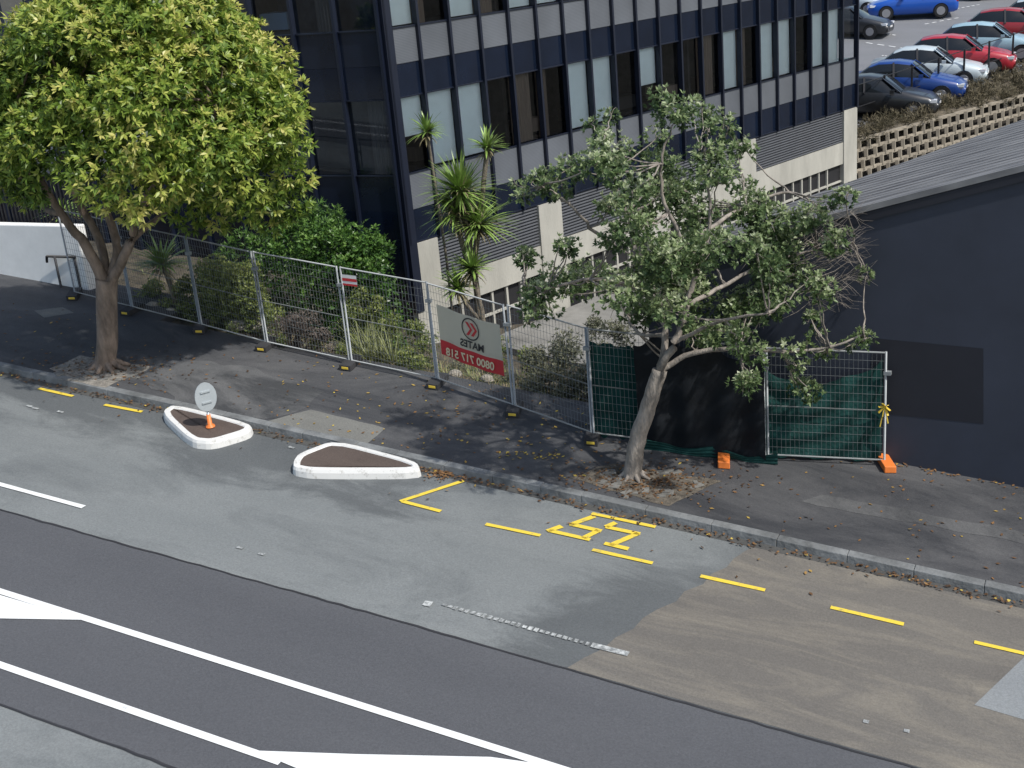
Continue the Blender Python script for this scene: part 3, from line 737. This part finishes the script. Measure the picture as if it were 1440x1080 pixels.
q.tube([a+Vector((-.25,0,h)),a+Vector((-.28,0,h-.15))],.03)
q.obj('handrail',[m_post])

# ------------------------------------------------------------------ tree 1 (dense crown)
m_bark1=mat('bark_brown',(.21,.16,.125),.9,var=.55,scale=5,bump=1,bscale=16,stretch=(1,1,.35))
m_bark2=mat('bark_grey',(.25,.22,.19),.9,var=.55,scale=6,bump=1,bscale=18,stretch=(1,1,.4))
def curve(pts,sub=5,wob=0):
    out=[];P=[pts[0]]+list(pts)+[pts[-1]]
    for i in range(1,len(P)-2):
        for j in range(sub):
            t=j/sub; a,b,c,d=P[i-1],P[i],P[i+1],P[i+2]
            out.append(.5*((2*b)+(c-a)*t+(2*a-5*b+4*c-d)*t*t+(3*b-a-3*c+d)*t**3)+Vector((random.uniform(-wob,wob),random.uniform(-wob,wob),0)))
    out.append(pts[-1]); return out
def limb(mb,pts,r0,r1,sub=5,wob=.015,n=9):
    c=curve(pts,sub,wob); k=len(c); mb.tube(c,[r0+(r1-r0)*(i/(k-1))**.8 for i in range(k)],0,n); return c
t1=empty('street_tree'); tb=G(150,516,FP); D1=dist(tb); q=MB()
w1_=lambda u,v,d=0:W(u,v,D1+d)
base=[tb-Vector((0,0,.1)),tb+Vector((0,0,.12)),w1_(151,480),w1_(150,430),w1_(150,392)]
c=curve(base,4,0); q.tube(c,[.34,.3,.25,.23,.22]+[.205]*(len(c)-7)+[.21,.22],0,14)
for i in range(9):
    a=i*.7; e=tb+Vector((.5*math.cos(a),.4*math.sin(a),-.02)); limb(q,[tb+Vector((0,0,.22)),tb.lerp(e,.55)+Vector((0,0,.07)),e],.1,.03,3,0,7)
tips=[]
stems=[([(150,400,0),(120,345,-.2),(85,300,-.3),(50,235,-.5),(20,150,-.6)],.13),([(150,400,0),(140,340,.3),(105,270,.5),(95,200,.6),(90,110,.4)],.11),
 ([(152,405,0),(165,350,.1),(150,290,-.2),(160,220,0),(190,110,0)],.12),([(152,405,0),(180,350,-.3),(195,300,-.4),(230,230,-.6),(300,140,-.8)],.12),
 ([(155,400,0),(178,345,.5),(230,300,.9),(300,240,1.2),(350,180,1)],.09),([(195,300,-.4),(260,250,.2),(330,230,0),(390,200,0)],.06),([(85,300,-.3),(60,290,.4),(20,240,.6),(-40,160,.5)],.07)]
for pts,r in stems: limb(q,[w1_(*p) for p in pts],r,.035); tips.append(w1_(*pts[-1])); tips.append(w1_(*pts[-2]))
cen=np.array(W(192,145,D1+.2)); rad=np.array([2.75,2.6,2.25])
bumps=[]
tries=0
while len(bumps)<135 and tries<6000:
    tries+=1
    dv=unit(rng.normal(size=3)); 
    if dv[2]<-.62: continue
    f=rng.uniform(.78,1.0) if rng.random()<.82 else .5
    cpt=cen+dv*rad*f
    if dv[2]<-.2 and dv[0]*ca+dv[1]*sa<-.0: 
        if rng.random()<.8: continue
    r=rng.uniform(.36,.72)
    if any(np.linalg.norm(cpt-b_[0])<.62*(r+b_[2])*.75 for b_ in bumps): continue
    bumps.append((cpt,dv,r))
for (u,v,dd_,r) in ((400,245,0,.5),(408,285,.2,.38),(355,280,-.3,.5),(300,275,-.5,.45),(262,300,.3,.36),(380,300,.6,.4),(300,305,.6,.36),(230,260,-.9,.42),(330,255,-1.0,.5),(395,200,-.5,.5)):
    bumps.append((np.array(w1_(u,v,dd_)),unit(np.array([.3,-.3,-.2])),r))
for cpt,dv,r in bumps[::2]:
    e=Vector(cpt); s_=min(tips,key=lambda x:(x-e).length); limb(q,[s_,s_.lerp(e,.5)+Vector((0,0,-.12)),e],.035,.012,3,.02,5)
q.obj('trunk',[m_bark1],t1)
Cs=[];Ax=[];Vr=[]
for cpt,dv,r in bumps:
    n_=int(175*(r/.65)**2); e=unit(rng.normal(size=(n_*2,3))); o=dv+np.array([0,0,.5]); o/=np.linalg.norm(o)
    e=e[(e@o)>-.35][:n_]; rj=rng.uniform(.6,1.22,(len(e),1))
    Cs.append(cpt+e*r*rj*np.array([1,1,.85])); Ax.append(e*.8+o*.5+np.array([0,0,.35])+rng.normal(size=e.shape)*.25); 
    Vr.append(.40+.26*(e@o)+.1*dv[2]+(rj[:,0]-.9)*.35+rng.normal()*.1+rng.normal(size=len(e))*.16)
C_=np.concatenate(Cs);X_=np.concatenate(Ax);V_=np.concatenate(Vr)
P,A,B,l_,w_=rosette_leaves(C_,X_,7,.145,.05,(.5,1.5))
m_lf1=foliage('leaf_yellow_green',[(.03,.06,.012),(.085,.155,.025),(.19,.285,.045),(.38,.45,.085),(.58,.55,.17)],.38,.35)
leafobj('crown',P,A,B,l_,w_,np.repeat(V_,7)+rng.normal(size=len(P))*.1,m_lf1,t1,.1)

# ------------------------------------------------------------------ tree 2 (open crown)
t2=empty('street_tree'); tb=G(890,670,FP); D2=dist(tb); w2=lambda u,v,d=0:W(u,v,D2+d); q=MB()
c=limb(q,[tb-Vector((0,0,.1)),w2(890,662),w2(896,620),w2(912,570),w2(928,520)],.17,.125,5,.01,12)
for i in range(7):
    a=i*.9; e=tb+Vector((.3*math.cos(a),.26*math.sin(a),-.02)); limb(q,[tb+Vector((0,0,.2)),tb.lerp(e,.55)+Vector((0,0,.06)),e],.07,.02,3,0,6)
st2=[([(928,522,0),(935,470,.1),(925,420,.3),(900,370,.4),(865,345,.4)],.075),([(928,522,0),(950,480,-.2),(965,430,-.3),(985,370,-.3),(1000,300,-.2),(985,220,0)],.08),
 ([(930,520,0),(975,497,-.1),(1040,490,-.3),(1100,495,-.4),(1165,488,-.5),(1215,470,-.5)],.055),([(965,430,-.3),(1020,400,.2),(1080,370,.5),(1150,350,.6),(1200,340,.5)],.045),
 ([(925,420,.3),(880,400,0),(830,392,-.3),(770,405,-.5),(735,400,-.5)],.042),([(900,370,.4),(880,300,.5),(860,240,.4),(850,185,.3)],.042),([(865,345,.4),(830,320,.2),(800,285,0),(760,260,-.1)],.035),
 ([(985,370,-.3),(940,300,-.2),(930,230,-.2),(950,170,-.3)],.042),([(985,330,-.3),(1050,290,.6),(1110,270,.9),(1150,290,1)],.04),([(940,470,.1),(900,470,.9),(880,440,1.4),(860,400,1.6)],.04),([(950,480,-.2),(1020,450,-1),(1080,440,-1.3)],.04)]
tips=[]
for pts,r in st2:
    P_=[w2(*p) for p in pts]; limb(q,P_,r,.014,5,.03,7); tips+=P_[1:]
cl_px=[(745,395,38),(728,372,24),(765,432,30),(735,265,24),(770,255,26),(805,262,38),(845,178,28),(862,235,44),(905,215,40),(950,165,40),(985,150,32),(930,262,46),(1000,240,44),(1045,215,26),(832,388,44),
 (800,350,24),(885,335,44),(950,340,52),(1010,320,52),(1075,320,52),(1125,300,42),(1170,335,28),(1100,378,52),(1150,395,32),(1035,405,52),(965,415,52),(905,395,40),(985,480,38),(1040,475,44),
 (1090,445,38),(1120,500,26),(1160,486,26),(1205,490,26),(1125,545,28),(1050,525,28),(962,520,18),(915,440,30),(1180,285,24),(1010,180,26),(870,285,32),(1140,455,22),(790,400,28),(1215,385,12),(840,215,26),(1060,350,46),(990,370,50),(920,370,42),
 (1040,280,40),(975,290,40),(900,270,34),(1010,430,44),(1070,400,40),(950,380,40)]
cl=[]
for (u,v,r) in cl_px:
    edge_=abs(u-960)/270; dep=random.uniform(-1,1)*1.7*max(.2,1-edge_*.7); 
    for k in range(3):
        cl_c=w2(u+random.uniform(-.6,.6)*r,v+random.uniform(-.6,.6)*r,dep+random.uniform(-.4,.4)*r/40); rr=r/92*random.uniform(.45,.78); cl.append((*cl_c,rr))
for i in range(16):
    p=w2(random.uniform(860,1120),random.uniform(230,450),random.choice((-1,1))*random.uniform(1.3,2.0)); cl.append((*p,random.uniform(.25,.42)))
for (x,y,z,r) in cl:
    e=Vector((x,y,z)); s_=min(tips,key=lambda p:(p-e).length+max(0,p.z-e.z)); limb(q,[s_,s_.lerp(e,.5)+Vector((0,0,-.06)),e],.018,.007,3,.03,5)
    for k in range(3):
        f=e+Vector(unit(rng.normal(size=3)))*r*.95; q.tube([e,e.lerp(f,.5)+Vector((0,0,.03)),f],[.006,.004,.003],0,4,False)
for i in range(60):     # bare twigs
    u=random.uniform(1130,1205);v=random.uniform(290,430); a=w2(u-40,v+random.uniform(10,30),.3); b_=w2(u,v,.2+random.uniform(-.6,.6))
    q.tube([a,a.lerp(b_,.5)+Vector((0,0,-.04)),b_],[.006,.005,.003],0,4,False)
    for k in range(4):
        c_=b_+Vector((random.uniform(.05,.42),random.uniform(-.25,.25),random.uniform(-.25,.3))); m_=b_.lerp(c_,.5)+Vector((0,0,random.uniform(-.06,.06))); q.tube([b_,m_,c_],[.003,.0025,.0015],0,3,False)
q.obj('trunk',[m_bark2],t2)
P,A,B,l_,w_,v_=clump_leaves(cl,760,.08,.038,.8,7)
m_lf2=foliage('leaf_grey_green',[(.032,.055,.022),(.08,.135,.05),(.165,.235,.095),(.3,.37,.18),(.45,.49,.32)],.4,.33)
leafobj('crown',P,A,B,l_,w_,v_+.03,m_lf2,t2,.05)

# ------------------------------------------------------------------ garden plants
def swords(mb_,c,n,L,Wd,droop,up=.3,mi=0,seg=5):
    for i in range(n):
        d=Vector(unit(rng.normal(size=3))); d.z=abs(d.z)*.9+up*random.uniform(-.9,1) ; d.normalize()
        l=L*random.uniform(.7,1.15); x=d.cross(Vector((0,0,1))).normalized()*Wd/2; p=Vector(c); P_=[]
        for k in range(seg+1):
            f=k/seg; ww=1-f**2.2; P_.append((p-x*ww,p+x*ww)); d=(d-Vector((0,0,droop*(.3+f)/seg*2))).normalized(); p=p+d*l/seg
        for k in range(seg): mb_.face([P_[k][0],P_[k][1],P_[k+1][1],P_[k+1][0]],mi,True)
m_cab=mat('cabbage_leaf',(.2,.3,.07),.4,var=.55,scale=4); m_cabd=mat('cabbage_leaf_dry',(.22,.19,.1),.8,var=.3); m_ctr=mat('cabbage_bark',(.17,.145,.11),.9,var=.4,scale=6,bump=1)
def gz(p): return hgt(p.x,p.y)
def cabbage(heads,D,tr=.06):
    mb=MB(); c0=None
    for (u,v,n_,L_) in heads:
        c=W(u,v,D)
        if c0 is None:
            c0=Vector((c.x+.15,c.y,gz(c))); mb.tube(curve([c0,c0.lerp(c,.5)+Vector((.08,0,0)),c],4,.01),tr,2,8); j=c0.lerp(c,.55)
        else: mb.tube(curve([j,j.lerp(c,.5)+Vector((0,0,-.1)),c],4,.01),tr*.8,2,8)
        swords(mb,c,n_,L_,.06,.35,.4,0); swords(mb,c-Vector((0,0,.12)),n_//3,L_*.75,.05,1.0,-.5,1)
    mb.obj('cabbage_tree',[m_cab,m_cabd,m_ctr])
cabbage([(600,185,70,.5)],27.5,.03)
cabbage([(648,272,230,.95),(672,318,230,.9),(640,300,120,.8),(685,208,70,.5)],26.3,.07); cabbage([(664,378,110,.6),(644,405,90,.55)],25.9,.05); cabbage([(228,372,120,.8)],28.0); cabbage([(88,300,60,.8)],31)
def shrub(name,pts,mtl,dens=330,L=.09,Wd=.04,k=5):
    cl=[]
    for (u,v,r,D) in pts:
        c=W(u,v,D); R=r*D/F/1.0; b0=gz(c)
        if c.z-R>b0+.15:
            z=b0+R*.6
            while z<c.z-R*.5: cl.append((c.x+random.uniform(-.2,.2)*R,c.y,z,R*.75)); z+=R*.9
        for j in range(5):
            cl.append((c.x+random.uniform(-.5,.5)*R,c.y+random.uniform(-.5,.5)*R,c.z+random.uniform(-.45,.45)*R,R*random.uniform(.5,.75)))
    cl=[(x,y,z,r) for (x,y,z,r) in cl if y-r*.8>FENCE_T(x)]
    P,A,B,l_,w_,v_=clump_leaves(cl,dens,L,Wd,.85,k); o=leafobj(name,P,A,B,l_,w_,v_,mtl)
    return o
fx=[p.x for p in FA]; fy=[p.y for p in FA]
def FENCE_T(x): return float(np.interp(x,fx,fy))+.05
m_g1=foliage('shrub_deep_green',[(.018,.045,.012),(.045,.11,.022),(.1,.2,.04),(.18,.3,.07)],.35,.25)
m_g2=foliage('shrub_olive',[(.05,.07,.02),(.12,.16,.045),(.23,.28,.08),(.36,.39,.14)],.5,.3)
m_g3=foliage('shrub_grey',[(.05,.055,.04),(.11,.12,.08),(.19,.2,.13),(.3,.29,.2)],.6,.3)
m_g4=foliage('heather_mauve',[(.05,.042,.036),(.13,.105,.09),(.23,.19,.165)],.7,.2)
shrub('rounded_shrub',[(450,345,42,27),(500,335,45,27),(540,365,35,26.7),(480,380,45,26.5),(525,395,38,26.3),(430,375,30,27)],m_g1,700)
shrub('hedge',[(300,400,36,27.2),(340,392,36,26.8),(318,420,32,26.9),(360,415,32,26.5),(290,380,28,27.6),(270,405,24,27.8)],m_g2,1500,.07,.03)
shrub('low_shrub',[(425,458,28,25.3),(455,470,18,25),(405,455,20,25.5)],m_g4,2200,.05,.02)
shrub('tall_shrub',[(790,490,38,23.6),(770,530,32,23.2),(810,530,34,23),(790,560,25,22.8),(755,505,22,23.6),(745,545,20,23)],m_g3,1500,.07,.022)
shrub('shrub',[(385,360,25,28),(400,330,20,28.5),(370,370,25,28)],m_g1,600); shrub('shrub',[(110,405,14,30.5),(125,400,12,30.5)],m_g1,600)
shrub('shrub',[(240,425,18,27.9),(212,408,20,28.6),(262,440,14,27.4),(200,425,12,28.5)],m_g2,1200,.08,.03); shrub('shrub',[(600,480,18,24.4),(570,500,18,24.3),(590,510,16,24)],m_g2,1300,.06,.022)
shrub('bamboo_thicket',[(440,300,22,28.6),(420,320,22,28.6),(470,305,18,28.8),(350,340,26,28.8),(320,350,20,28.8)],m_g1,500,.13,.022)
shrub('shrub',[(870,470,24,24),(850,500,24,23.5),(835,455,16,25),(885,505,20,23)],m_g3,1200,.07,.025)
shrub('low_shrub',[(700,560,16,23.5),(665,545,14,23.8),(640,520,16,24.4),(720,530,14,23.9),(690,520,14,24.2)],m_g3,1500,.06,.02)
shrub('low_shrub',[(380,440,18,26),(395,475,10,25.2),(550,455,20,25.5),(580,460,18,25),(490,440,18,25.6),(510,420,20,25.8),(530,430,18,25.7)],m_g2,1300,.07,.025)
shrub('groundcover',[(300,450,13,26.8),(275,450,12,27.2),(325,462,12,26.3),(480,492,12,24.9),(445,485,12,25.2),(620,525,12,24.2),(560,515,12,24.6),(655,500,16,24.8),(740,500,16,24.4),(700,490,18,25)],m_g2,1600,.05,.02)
m_tus=mat('tussock_blade',(.2,.22,.09),.6,var=.5,scale=3); m_tus2=mat('tussock_dry',(.27,.22,.13),.8,var=.4)
mb=MB()
for i in range(260):
    f=random.random(); u=200+f*620; v0=np.interp(u,[187,376,494,616,724,834],[438,488,514,540,578,617]); b0=G(u,v0-random.uniform(14,66),0)
    if b0.y<FENCE_T(b0.x)+.15: continue
    z=gz(b0); swords(mb,(b0.x,b0.y,z-.02),20,random.uniform(.15,.45),.014,.35,.5,0 if random.random()<.6 else 1,4)
for (u,v,D) in ((530,470,24.9),(515,485,24.9),(550,490,24.7),(505,460,25.2)):
    c=W(u,v,D); swords(mb,(c.x,c.y,gz(c)),90,1.0,.02,.3,.9,0,5)
mb.obj('tussock_grass',[m_tus,m_tus2])
mb=MB(); mr_=mat('rock',(.34,.31,.26),.9,var=.4,scale=4,bump=1)
def rock(c,r):
    b0=len(mb.v); n_=8
    for j in range(5):
        ph=-.3+j*.45
        for i in range(n_):
            a=i*2*math.pi/n_; k=r*random.uniform(.8,1.15)*math.cos(min(1.45,max(ph,0)))
            mb.v.append((c[0]+k*math.cos(a)*1.2,c[1]+k*math.sin(a),c[2]+r*.8*math.sin(ph)))
    for j in range(4):
        for i in range(n_): mb.f.append((b0+j*n_+i,b0+j*n_+(i+1)%n_,b0+(j+1)*n_+(i+1)%n_,b0+(j+1)*n_+i)); mb.m.append(0); mb.sm.append(False)
    mb.f.append(tuple(b0+4*n_+i for i in range(n_))); mb.m.append(0); mb.sm.append(False)
for (u,v,r) in ((350,455,.28),(335,462,.22),(365,462,.2),(325,452,.15),(470,480,.14),(640,530,.13),(215,435,.16),(240,442,.12),(685,535,.12),(380,475,.12),(420,485,.1)):
    c=G(u,v,0); rock((c.x,c.y,gz(c)+.1),r)
mb.obj('garden_rocks',[mr_])
q=MB(); c=G(350,450,0); z=gz(c); q.tube([(c.x,c.y,z),(c.x,c.y,z+.45)],.05); q.tube([(c.x,c.y,z+.45),(c.x,c.y,z+.47),(c.x,c.y,z+.55)],[.26,.26,.03],0,14); q.obj('garden_light',[mat('terracotta',(.3,.17,.11),.8)])

# ------------------------------------------------------------------ leaf litter
PP=[];VV=[]
def scat(n,fn,v0,v1):
    for i in range(n):
        p=fn(); PP.append(p); VV.append(random.uniform(v0,v1))
def kerbfn(): 
    s=random.uniform(-30,4); return road(s,TK-abs(random.gauss(0,.09))-.02,.03)
scat(900,kerbfn,0,.6)
def f1():
    u=random.gauss(620,12);v=random.gauss(665,5); return G(u,v,0)+Vector((0,0,.02))
scat(140,f1,.2,.7)
def f2():
    p=G(random.uniform(380,860),random.uniform(505,680),FP)
    return p+Vector((0,0,.012)) if p.y>TK+.2 and p.y<TW-.2 else kerbfn()
scat(260,f2,.6,1)
def f3():
    p=G(random.gauss(905,60),random.gauss(678,13),FP); return p+Vector((0,0,.015)) if p.y>TK+.2 else kerbfn()
scat(500,f3,0,.6)
def f4():
    p=G(random.gauss(150,55),random.gauss(520,12),FP); return p+Vector((0,0,.015)) if p.y>TK+.2 else kerbfn()
scat(350,f4,0,.7)
def f5():
    p=G(random.uniform(700,790),random.uniform(634,645),FP); return p+Vector((0,0,.012)) if p.y>TK+.2 else kerbfn()
scat(40,f5,.8,1)
def f6():
    s=random.uniform(-4,3); return road(s,TW-abs(random.gauss(0,.07))-.02,FP+.015)
scat(150,f6,.2,.8)
def f7():
    s=random.uniform(-24,0); return road(s,random.uniform(TK+.2,TW-.2),FP+.012)
scat(450,f7,.0,.9)
def f8():
    s=random.uniform(-24,4); return road(s,TK-.1-abs(random.gauss(0,.5)),.024)
scat(70,f8,.0,.8)
PP=np.array([tuple(p) for p in PP]); N_l=len(PP); an=rng.uniform(0,6.28,N_l)
A=unit(np.stack([np.cos(an),np.sin(an),rng.uniform(-.1,.35,N_l)],1)); B=unit(np.cross(A,np.array([0,0,1.])+rng.normal(size=(N_l,3))*.25))
m_lit=foliage('fallen_leaf',[(.05,.03,.018),(.14,.075,.035),(.28,.15,.06),(.55,.42,.07)],.7,.1)
leafobj('leaf_litter',PP,A,B,rng.uniform(.04,.1,N_l),rng.uniform(.03,.05,N_l),np.array(VV),m_lit)
print('objs',len(bpy.data.objects))
